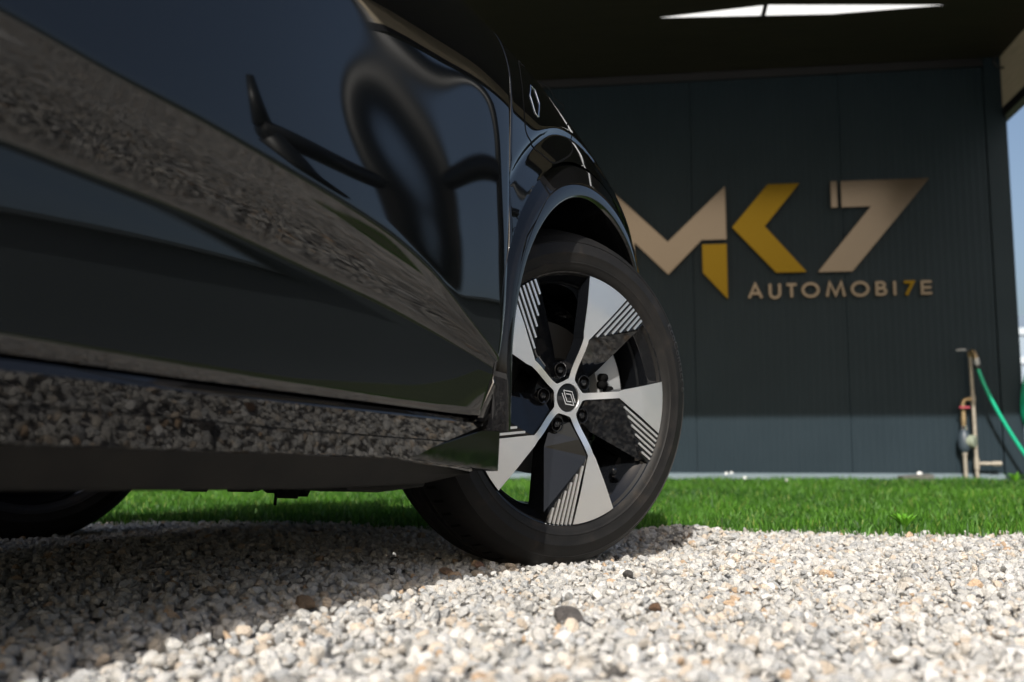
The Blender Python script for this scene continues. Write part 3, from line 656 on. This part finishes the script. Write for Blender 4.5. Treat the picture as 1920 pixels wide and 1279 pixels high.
# --- sill
def sill_sec(s):
    t = min(1, max(0, (s + 1.0) / .56)); e = min(1, max(0, (s + .72) / .27)); e = e * e * (3 - 2 * e)
    zt = interp(s, [-3, -1.374, -1.183, -.902, -.44], [.325, .317, .311, .304, .292]); zc = interp(s, [-3, -1.381, -1.192, -.915, -.44], [.316, .308, .303, .296, .286])
    zm_ = interp(s, [-3, -1.383, -1.196, -.921, -.587, -.44], [.28, .276, .272, .262, .254, .249]); zb = interp(s, [-3, -1.366, -1.211, -1.0, -.696, -.55, -.44], [.245, .242, .239, .235, .228, .214, .203])
    fl = .018 * e
    zu = interp(s, [-3, -1.333, -1.132, -.838, -.55, -.44], [.205, .199, .193, .186, .186, .196])
    return [(zt + .001, -.11), (zt + .0005, -.062), (zt - .0005, -.0502), (zc + .0008, -.0465), (zc - .002, -.0455), (zm_ + .0014, -.0455 - .40 * (zc - .002 - zm_ - .0014)), (zm_ + .0006, -.0455 - .40 * (zc - .002 - zm_) - .0016), (zm_, -.0455 - .40 * (zc - .002 - zm_) - .0012), (zm_ - .0006, -.0455 - .40 * (zc - .002 - zm_)), ((zm_ + zb) / 2, -.0455 - .40 * (zc - .002 - (zm_ + zb) / 2)), (zb + .001, -.0455 - .40 * (zc - .003 - zb)), (zb, -.0455 - .40 * (zc - .002 - zb) - .0005), (zb - .002, -.0455 - .40 * (zc - zb) - .003), ((zb + zu) / 2, -.088 + fl * .5), (zu, -.105), (zu - .002, -.112), (zu, -.2)]
rows = []
ss = list(np.linspace(-2.36, -.72, 60)) + list(np.linspace(-.72, -.437, 40)[1:])
for s in ss: rows.append([(s, -w, z) for z, w in sill_sec(s)])
v, f = grid(rows); v = list(v); n = len(rows[0]); last = [(len(ss) - 1) * n + j for j in range(n)]
f.append(tuple(last))
me = bpy.data.meshes.new('sill'); me.from_pydata(v, [], f); me.materials.append(M['gloss_trim']); me.materials.append(M['plastic'])
for p in me.polygons:
    j = p.vertices[0] % n; p.material_index = 1 if j >= 12 and len(p.vertices) == 4 else 0; p.use_smooth = True
me.set_sharp_from_angle(angle=R(9)); link('sill', me, None, car)
A_, B_, C_ = (-.678, .2275, -.0745), (-.408, .2855, -.036), (-.408, .2035, -.0405)
mb = MB(); mb.add([(q[0], -q[2], q[1]) for q in (A_, B_, C_)] + [(A_[0], .075, A_[1]), (B_[0], .10, B_[1]), (C_[0], .10, C_[1])], [(0, 1, 2), (3, 5, 4), (0, 3, 4, 1), (1, 4, 5, 2), (2, 5, 3, 0)]); mb.build('sill_end_blade', M['gloss_trim'], car, bevel=.0015)
# end facet of the sill: flat triangular blade that flares towards the wheel
# --- arch moulding
def arch_moulding(cs, name, a0=-8, a1=193):
    prof = [(.30, .404), (.06, .405), (.012, .4075), (.0045, .4100), (.0028, .4125), (.0022, .416), (.0035, .4385), (.0048, .4415), (.0075, .4445), (.0185, .4765), (.0205, .4795), (.023, .4808), (.04, .481)]
    rows = []
    for a in np.linspace(a0, a1, 150):
        row = []
        low = max(0, (a - 175) / 28)
        for (dw, r) in prof:
            r = .41 + (r - .41) * (1 - .51 * narrow(a)) if r > .41 else r
            s = cs + r * math.cos(R(a)); z = AC[1] + r * math.sin(R(a))
            if a > 180: s = cs - r + .02 * low * low; z = AC[1] - (a - 180) / 23 * .155
            elif a < 0: s = cs + r; z = AC[1] + a / 8 * .06
            row.append((s, dw - (plan(s) if cs > -1 else 0) + .016 * low * low, z))
        rows.append(row)
    return mesh(name, *grid(rows), M['gloss_trim'], car, smooth=True)
am = arch_moulding(-.02, 'arch_moulding')
# wheel house liner
rows = []
for a in np.linspace(-12, 187, 60):
    r = .435; rows.append([(AC[0] + r * math.cos(R(a)), y, AC[1] + r * math.sin(R(a))) for y in (.03, .35, .42)])
v, f = grid(rows); n = 3
f.append(tuple(3 * i + 2 for i in range(60)))
mesh('wheel_arch_liner', v, f, M['gap'], car)
# lower front bumper corner, underbody
mb = MB(); mb.box(.44, .80, .24, 1.6, .20, .56); mb.build('bumper_lower', M['plastic'], car, bevel=.03)
mb = MB(); mb.box(-3.3, -.46, .20, 1.64, .200, .30); mb.box(-.46, .46, .46, 1.38, .205, .42); mb.build('underbody', M['plastic'], car)
MB().box(-2.36, -.46, 1.70, 1.80, .185, .31).build('far_sill', M['plastic'], car)
def ragged(name, s0, s1, y, ztop, dep, seed):
    rg = random.Random(seed); n = 14; rows = [[], []]; mb = MB()
    poly = [(s0 + (s1 - s0) * i / n, -dep * math.sin(math.pi * i / n) ** .5 * rg.uniform(.55, 1)) for i in range(n + 1)] + [(s1, .03), (s0, .03)]
    mb.prism(poly, .05, lambda a, b, d: (a, y + d, ztop + b)); return mb.build(name, M['plastic'], car)
ragged('underbody_bracket', -.70, -.555, .50, .20, .036, 1); ragged('underbody_bracket', -.545, -.455, .50, .20, .044, 2); ragged('underbody_bracket', -.45, -.30, .50, .20, .058, 3)
mb = MB(); mb.tube([(-.452, .50, .19), (-.447, .495, .155), (-.455, .49, .138)], .003, 5); mb.build('underbody_cable', M['gap'], car)
mb = MB(); mb.prism([(-.69, .198), (-.69, .178), (-.60, .171), (-.46, .176), (-.44, .198)], .12, lambda a, b, d: (a, .16 + d, b)); mb.build('air_deflector', M['plastic'], car, bevel=.003)

# --- charging flap line and plug emblem, laid on the fender surface
def surf(s, z):                                       # outward position of the fender skin at (s, z)
    lo, hi = .2, 1.02
    for _ in range(40):
        md = (lo + hi) / 2
        if zmap(s, md) < z: lo = md
        else: hi = md
    return wprof(s, lo) + flare(s, z)
CAMW = Vector((0, 0, .23)); PIT = math.atan((855 - 639.5) / 1867); DD = Vector((0, math.cos(PIT), math.sin(PIT))); UU = Vector((0, -math.sin(PIT), math.cos(PIT)))
def on_fender(u, v_):                                 # where a sight line of the photograph meets the skin
    d = DD + Vector((1, 0, 0)) * ((u - 960) / 1867) - UU * ((v_ - 639.5) / 1867); w = -.03
    for _ in range(60):
        t = ((CO + CN * w - CAMW).dot(CN)) / d.dot(CN); p = CAMW + d * t; s = (p - CO).dot(CF); w = w + .5 * (surf(s, p.z) - w)
    return s, p.z
def ribbon(name, path, half, m, closed=True, lift=.0004, hgt=0):
    P = [Vector(p) for p in path]; n = len(P); rows = []
    for i in range(n + (1 if closed else 0)):
        p = P[i % n]; a = P[(i - 1) % n] if closed or i else p; b = P[(i + 1) % n] if closed or i < n - 1 else p
        t = (b - a).normalized(); nn = Vector((-t.y, t.x)); row = []
        for k, e in ((-1, 0), (-.6, 1), (.6, 1), (1, 0)):
            q = p + nn * half * k; row.append((q.x, -(surf(q.x, q.y) + lift + hgt * e), q.y))
        rows.append(row)
    return mesh(name, *grid(rows), m, car, smooth=hgt > 0)
def c8(pp): return [on_fender(940 + .1877 * a, 100 + .1877 * b) for a, b in pp]
def dense(P, closed=True, k=6):
    out = []; n = len(P)
    for i in range(n if closed else n - 1):
        p0, p1, p2, p3 = (Vector(P[(i + j) % n]) if closed else Vector(P[min(max(i + j, 0), n - 1)]) for j in (-1, 0, 1, 2))
        for q in range(k):
            t = q / k; out.append(.5 * ((2 * p1) + (-p0 + p2) * t + (2 * p0 - 5 * p1 + 4 * p2 - p3) * t * t + (-p0 + 3 * p1 - 3 * p2 + p3) * t ** 3))
    return out
flap = dense(c8([(172, 88), (182, 150), (195, 240), (215, 430), (232, 640), (252, 800), (300, 905), (400, 1005), (495, 1083), (540, 1093), (600, 1070), (685, 1012), (708, 950), (702, 830), (660, 690), (610, 565), (540, 460), (380, 290), (230, 130), (185, 84)]))
ribbon('charging_flap_gap', flap, .0019, M['gap'])
hexa = [Vector(p) for p in c8([(292, 322), (330, 362), (378, 505), (368, 636), (335, 595), (284, 420)])]
hx = []
for i in range(6):
    for t in np.linspace(0, 1, 6)[:-1]: hx.append(hexa[i].lerp(hexa[(i + 1) % 6], t))
ribbon('charging_emblem', hx, .0016, M['chrome'], lift=.0006, hgt=.0012)

# ------------------------------------------------------------------ wheel
HUB = Vector((.1153, 2.0844, .351)) - CO
hubl = Vector((HUB.dot(CF), -HUB.dot(CN), HUB.z))
def off(r): # dish of the spoke faces
    t = min(1, max(0, (r - .045) / .085)); t = t * t * (3 - 2 * t); return .003 + .020 * t - .004 * max(0, (r - .2) / .06)
# tyre (axis y, outward = -y)
ty = [(.258, -.006), (.2635, -.0135), (.268, -.0195), (.276, -.0235), (.2795, -.0246), (.2805, -.0258), (.2825, -.0262), (.2835, -.0252), (.288, -.0262), (.300, -.0270), (.3015, -.0280), (.3035, -.0280), (.305, -.0270), (.316, -.0245), (.3255, -.0202), (.3265, -.0212), (.3285, -.0200), (.3295, -.0180), (.3365, -.0118), (.344, -.002), (.3505, .011), (.3548, .024), (.3575, .036)]
trd = []
def tread(y): return .3615 - .9 * (y - .0905) ** 2 * .5
ys_ = []
for g in (.047, .072, .105, .134):
    ys_ += [(g - .0001, 0), (g + .0012, -.007), (g + .0072, -.007), (g + .0085, 0)]
mid = [(tread(y) + d, y) for y, d in ys_]
inn = [(r, .181 - y) for r, y in reversed(ty)]
wheel_prof = ty + mid + inn
def build_wheel(detail=True):
    # rim barrel is the wheel's own mesh
    mb = MB(); mb.lathe([(.2615, -.0135), (.2655, -.0150), (.2672, -.0125), (.2655, -.0085), (.2585, -.004), (.250, .004), (.243, .012), (.236, .03), (.230, .06), (.226, .11), (.236, .155), (.255, .175), (.268, .190)], 128)
    w = mb.build('wheel', M['wheel_black'], None, smooth=True, sharp=35)
    t = MB().lathe(wheel_prof, 160).build('tyre', M['rubber'], w, smooth=True, sharp=38)
    if not detail: 
        MB().lathe([(.0, .03), (.17, .02), (.246, .008)], 48).build('rim_disc', M['gap'], w); MB().lathe([(.0, .14), (.252, .14)], 48).build('brake_disc', M['gap'], w); return w
    # tread blocks edge: shoulder sipes
    mb = MB()
    for k in range(70):
        a = 2 * math.pi * k / 70; ca, sa = math.cos(a), math.sin(a)
        v = []
        for (r, y, h_) in ((.3535, .0185, .0018), (.3572, .0315, .0018), (.3595, .044, .0014)):
            for e in (-1, 1):
                da = e * .0085; v.append(((r + .0009) * math.cos(a + da), y - .0006, (r + .0009) * math.sin(a + da)))
        mb.add(v, [(0, 1, 3, 2), (2, 3, 5, 4)])
    mb.build('shoulder_sipes', M['gap'], w)['kind'] = 'stuff'
    FC = 77.0
    pB = Vector(pol(.128, 73.6)); pT = Vector(pol(.2615, 56.5))
    def phiR(r):
        if r <= .128: return FC - math.degrees(math.asin(min(1, .0072 / r)))
        lo, hi = 0., 1.
        for _ in range(30):
            md = (lo + hi) / 2
            if pB.lerp(pT, md).length < r: lo = md
            else: hi = md
        p = pB.lerp(pT, lo); return math.degrees(math.atan2(p.y, p.x))
    def phiL(r):
        if r <= .128: return FC + math.degrees(math.asin(min(1, .0072 / r)))
        return interp(r, [.128, .140, .2615], [80.3, 81.2, 81.8])
    rr = [.0308, .034, .0365, .0380, .0392, .0405, .042, .044, .047, .052] + list(np.linspace(.06, .128, 9)) + list(np.linspace(.132, .2615, 14))
    def spread(r): return 36 if r <= .0366 else interp(r, [.0366, .0380, .0392, .0405, .042, .044, .047, .052], [36, 22, 16.5, 13, 11.3, 10.2, 9.0, 8.0])
    face_rows = []; NC = 9
    for r in rr:
        if r < .052: L = FC + spread(r); Rr = FC - spread(r)
        else: L = phiL(r); Rr = phiR(r)
        if r == .0308: L = FC + 36; Rr = FC - 36
        face_rows.append([(r, Rr + (L - Rr) * c / (NC - 1)) for c in range(NC)])
    def rot(p, k): return (p[0], p[1] - 72 * k)
    def P3(p, k, d=0.): x, z = pol(p[0], p[1] - 72 * k); return (x, -(off(p[0]) + d), z)
    # ribs: parallel to the edge between plain face and ribs
    dirv = (pT - pB).normalized(); nrm = Vector((dirv.y, -dirv.x))
    if nrm.dot(Vector(pol(.25, 45)) - pT) < 0: nrm = -nrm
    q0 = Vector(pol(.137, 69)); q1 = Vector(pol(.240, 41.0))
    ribs = []
    for k in range(6):
        d = .0052 + .0108 * k
        o_ = pB + nrm * (d + .0028)
        # start: meet inner line, end: rim circle
        e = q1 - q0; den = dirv.x * e.y - dirv.y * e.x; t0 = ((q0 - o_).x * e.y - (q0 - o_).y * e.x) / den
        b_ = o_.dot(dirv); c_ = o_.dot(o_) - .2610 ** 2; t1 = -b_ + math.sqrt(b_ * b_ - c_)
        a = o_ + dirv * (t0 + .004); b = o_ + dirv * t1
        if t1 > t0 + .012: ribs.append((a, b))
    for k in range(5):
        # machined face with turned-down edges
        rows = [[P3(p, k) for p in r] for r in face_rows]; v, f = grid(rows)
        v = list(v); nrow = len(rows)
        bl = [i * NC for i in range(nrow)]; br = [i * NC + NC - 1 for i in range(nrow)]; top = [(nrow - 1) * NC + c for c in range(NC)]
        for line in (bl, br, top):
            st = len(v)
            for q in line: v.append((v[q][0], v[q][1] + .0012, v[q][2]))
            for i in range(len(line) - 1): f.append((line[i], line[i + 1], st + i + 1, st + i))
        fo = mesh('spoke_face', v, f, M['alu'], w, smooth=True); fo.data.set_sharp_from_angle(angle=R(40))
        # black body under the face, with ribs' bed, sloped facet and back walls
        mb = MB()
        bed = [P3(p, k, -.0025) for p in [(.128, 73.6), (.137, 69), (.240, 41.0), (.2605, 40.6)] + [(.2605, q) for q in (44, 48, 52)] + [(.2605, 56.5)]]
        mb.add(bed, [tuple(range(len(bed)))])
        # leading wall and trailing wall
        for line in ([r[-1] for r in face_rows if r[0][0] > .05], [r[0] for r in face_rows if .05 < r[0][0] < .13]):
            v2 = [P3(p, k, -.0011) for p in line] + [P3((p[0], p[1]), k, -.034 if p[0] > .06 else -.02) for p in line]; n_ = len(line)
            mb.add(v2, [(i, i + 1, n_ + i + 1, n_ + i) for i in range(n_ - 1)])
        # sloped facet between arm / rib line and the window edge
        fa = [P3((.052, 66), k, -.006), P3((.09, 71.6), k, -.0035), P3((.128, 73.0), k, -.0028), P3((.137, 69), k, -.0027), P3((.240, 41.0), k, -.0028), P3((.242, 39.5), k, -.010), P3((.112, 32), k, -.040), P3((.075, 31), k, -.030), P3((.052, 44), k, -.014)]
        mb.add(fa, [(2, 3, 6), (3, 4, 5, 6), (0, 1, 7, 8), (1, 2, 6, 7)])
        # window edge wall
        mb.add([fa[4], fa[5], fa[6], fa[7], P3((.2605, 40.6), k, -.0025), P3((.2605, 40.2), k, -.05), P3((.242, 39.0), k, -.06), P3((.112, 31.6), k, -.075), P3((.075, 30.6), k, -.06)], [(1, 2, 7, 6), (2, 3, 8, 7), (0, 4, 5, 1), (1, 5, 6)])
        so = mb.build('spoke', M['wheel_black'], w)
        for a, b in ribs:
            t = (b - a).normalized(); nn = Vector((-t.y, t.x)) * .0024; ca, sa = math.cos(R(-72 * k)), math.sin(R(-72 * k))
            def q3(p, d): x = p.x * ca - p.y * sa; z = p.x * sa + p.y * ca; return (x, -(off(p.length) + d), z)
            A = [a - t * .0012, a + nn * 1.0, b + nn, b - nn, a - nn * 1.0]
            v = [q3(p, -.0004) for p in A] + [q3(p + (p - (a + b) / 2) * .004, -.0028) for p in A]
            mesh('rib', v, [(4, 3, 2, 1, 0), (0, 1, 6, 5), (1, 2, 7, 6), (2, 3, 8, 7), (3, 4, 9, 8), (4, 0, 5, 9)], M['alu'], w)
    # hub disc with bolt recesses
    MB().lathe([(.0, .012), (.05, .012), (.076, .014), (.084, .030), (.086, .075)], 80).build('hub_disc', M['wheel_black'], w, smooth=True, sharp=30)
    for k in range(5):
        x, z = pol(.0595, 34 - 72 * k)
        mb = MB(); mb.lathe([(.0145, .004), (.0158, .003), (.0162, .0045), (.0164, .014)], 28); mb.v = [(a + x, b, c + z) for a, b, c in mb.v]; mb.build('bolt_recess_ring', M['wheel_black'], w, smooth=True)
        mb = MB(); mb.lathe([(.0, .0135), (.0143, .0135)], 24); mb.v = [(a + x, b - .0028, c + z) for a, b, c in mb.v]; mb.build('bolt_recess', M['gap'], w)
        mb = MB(); mb.lathe([(0, .004), (.006, .0042), (.0075, .006), (.0082, .012)], 6); mb.v = [(a + x, b, c + z) for a, b, c in mb.v]; mb.build('wheel_bolt', M['wheel_black'], w)
    MB().lathe([(0, -.0018), (.02, -.0014), (.0285, -.0004), (.0298, .0015), (.0298, .012)], 64).build('centre_cap', M['wheel_black'], w, smooth=True, sharp=40)
    MB().lathe([(.0299, .010), (.0300, -.0024), (.0304, -.0030), (.0309, -.0028), (.031, .006)], 64).build('cap_ring', M['alu'], w, smooth=True)
    # diamond emblem: two interlocking outlines
    mb = MB()
    def stroke2(pts, hw=.00105):
        P = [Vector(p) for p in pts]
        for a, b in zip(P[:-1], P[1:]):
            t = (b - a).normalized(); nn = Vector((-t.y, t.x)) * hw; a2 = a - t * hw * .55; b2 = b + t * hw * .55
            v = [(p.x, -.0030, p.y) for p in (a2 + nn, b2 + nn, b2 - nn, a2 - nn)] + [(p.x, -.0012, p.y) for p in (a2 + nn, b2 + nn, b2 - nn, a2 - nn)]
            mb.add(v, [(0, 1, 2, 3), (0, 4, 5, 1), (1, 5, 6, 2), (2, 6, 7, 3), (3, 7, 4, 0)])
    E = lambda u, v_: ((u - 658) * .0000864 / .757 * .76, (680 - v_) * .0000864 * 1.0)
    e = lambda u, v_: ((u - 658) * .000222, (682 - v_) * .0001715)
    stroke2([e(585, 628), e(632, 758), e(733, 772), e(714, 706)]); stroke2([e(714, 706), e(690, 640), e(636, 634)])
    stroke2([e(748, 738), e(706, 606), e(603, 592), e(625, 664)]); stroke2([e(625, 664), e(648, 726), e(700, 730)])
    mb.build('emblem', M['chrome'], w)
    # brake
    MB().lathe([(.0, .075), (.07, .075), (.075, .085), (.165, .085), (.165, .105), (0, .105)], 80).build('brake_disc', M['disc'], w, smooth=True, sharp=30)
    mb = MB(); pr = []
    for a in np.linspace(5, 36, 12): pr.append(pol(.197, a))
    for a in np.linspace(36, 5, 12): pr.append(pol(.128, a))
    mb.prism(pr, .055, lambda a, b, d: (a, .045 + d, b)); mb.build('brake_caliper', M['cast'], w, bevel=.004)
    mb = MB()
    for a, r in ((8, .150), (14, .135), (20, .140)):
        x, z = pol(r, a); mb.tube([(x, .046, z), (x, .030, z)], .010, 10)
    mb.build('caliper_pin', M['gap'], w, smooth=True)
    x, z = pol(.226, -48); x2, z2 = pol(.200, -48)
    mb = MB(); mb.tube([(x, .02, z), ((x + x2) / 2, .008, (z + z2) / 2), (x2, -.004, z2)], [.008, .0075, .0065], 12); mb.build('valve', M['wheel_black'], w, smooth=True)
    # raised sidewall lettering
    tc = bpy.data.curves.new('t', 'FONT'); tc.body = 'EcoContact 6'; tc.size = .026; tc.extrude = .0004; tc.space_character = 1.12; tc.resolution_u = 3
    to = bpy.data.objects.new('t', tc); COL.objects.link(to); bpy.context.view_layer.update()
    me = bpy.data.meshes.new_from_object(to.evaluated_get(bpy.context.evaluated_depsgraph_get())); bpy.data.objects.remove(to)
    wdt = max(q.co.x for q in me.vertices)
    sidey = pchip([.276, .288, .300, .316, .327, .3365, .344, .3505, .3548], [-.0235, -.0262, -.0272, -.0247, -.0205, -.0122, -.002, .011, .024])
    for q in me.vertices:
        a = 33 - math.degrees(q.co.x / .322) ; r = .3145 + q.co.y; x, z = pol(r, a); q.co = (x, sidey(r) - .0006 - max(0, q.co.z) * 1.0, z)
    link('sidewall_lettering', me, M['letter_rubber'], w)
    return w
wheel = build_wheel(); wheel.parent = car; wheel.location = hubl; wheel.rotation_euler = Euler((R(3.36), 0, R(-27.3)), 'XYZ')
w2_ = build_wheel(False); w2_.parent = car; w2_.location = (-.02, 1.84 - .06, .356); w2_.rotation_euler = (0, 0, R(180 - 24))
w3_ = build_wheel(False); w3_.parent = car; w3_.location = (-2.785, 1.77, .356); w3_.rotation_euler = (0, 0, R(180))

# ------------------------------------------------------------------ single stones one can pick out
def pebble(x, y, sx, col, shape, label, rz=0., z=.012):
    m = bpy.data.materials.new('pebble_stone'); m.use_nodes = True; nt = m.node_tree; b = nt.nodes['Principled BSDF']; b.inputs['Roughness'].default_value = .75
    n = noise(nt, 2.2, 6, .7); rp = ramp(nt, n.outputs[0], [(.3, tuple(c * .55 for c in col)), (.55, col), (.8, tuple(min(.8, c * 1.5) for c in col))]); nt.links.new(rp.outputs[0], b.inputs['Base Color']); bump(nt, b, n.outputs[0], .6, .2)
    me = STM[shape].copy(); me.materials.clear(); me.materials.append(m); o = link('pebble', me); o.location = (x, y, float(gz(x, y)) + z); o.scale = (sx, sx, sx * .9); o.rotation_euler = (.1, .1, rz); tag(o, label, 'stone', 'loose stones on the gravel'); return o
pebble(.074, 1.362, .031, (.10, .09, .085), 3, 'large dark grey stone lying flat on the sunlit gravel', .2)
pebble(.208, 1.475, .014, (.16, .09, .05), 5, 'small reddish brown pebble right of the large dark stone', 1.)
pebble(-.121, 1.90, .020, (.30, .20, .13), 6, 'tan brown stone in the shadow left of the tyre', .5)
pebble(-.064, 2.00, .017, (.28, .17, .12), 8, 'reddish stone touching the tyre from the front', 1.4)
pebble(.216, 1.905, .016, (.08, .075, .07), 2, 'small dark stone just in front of the tyre', 2.)
pebble(-.305, 1.49, .024, (.20, .14, .09), 9, 'rust brown stone on the edge of the car shadow', .8)
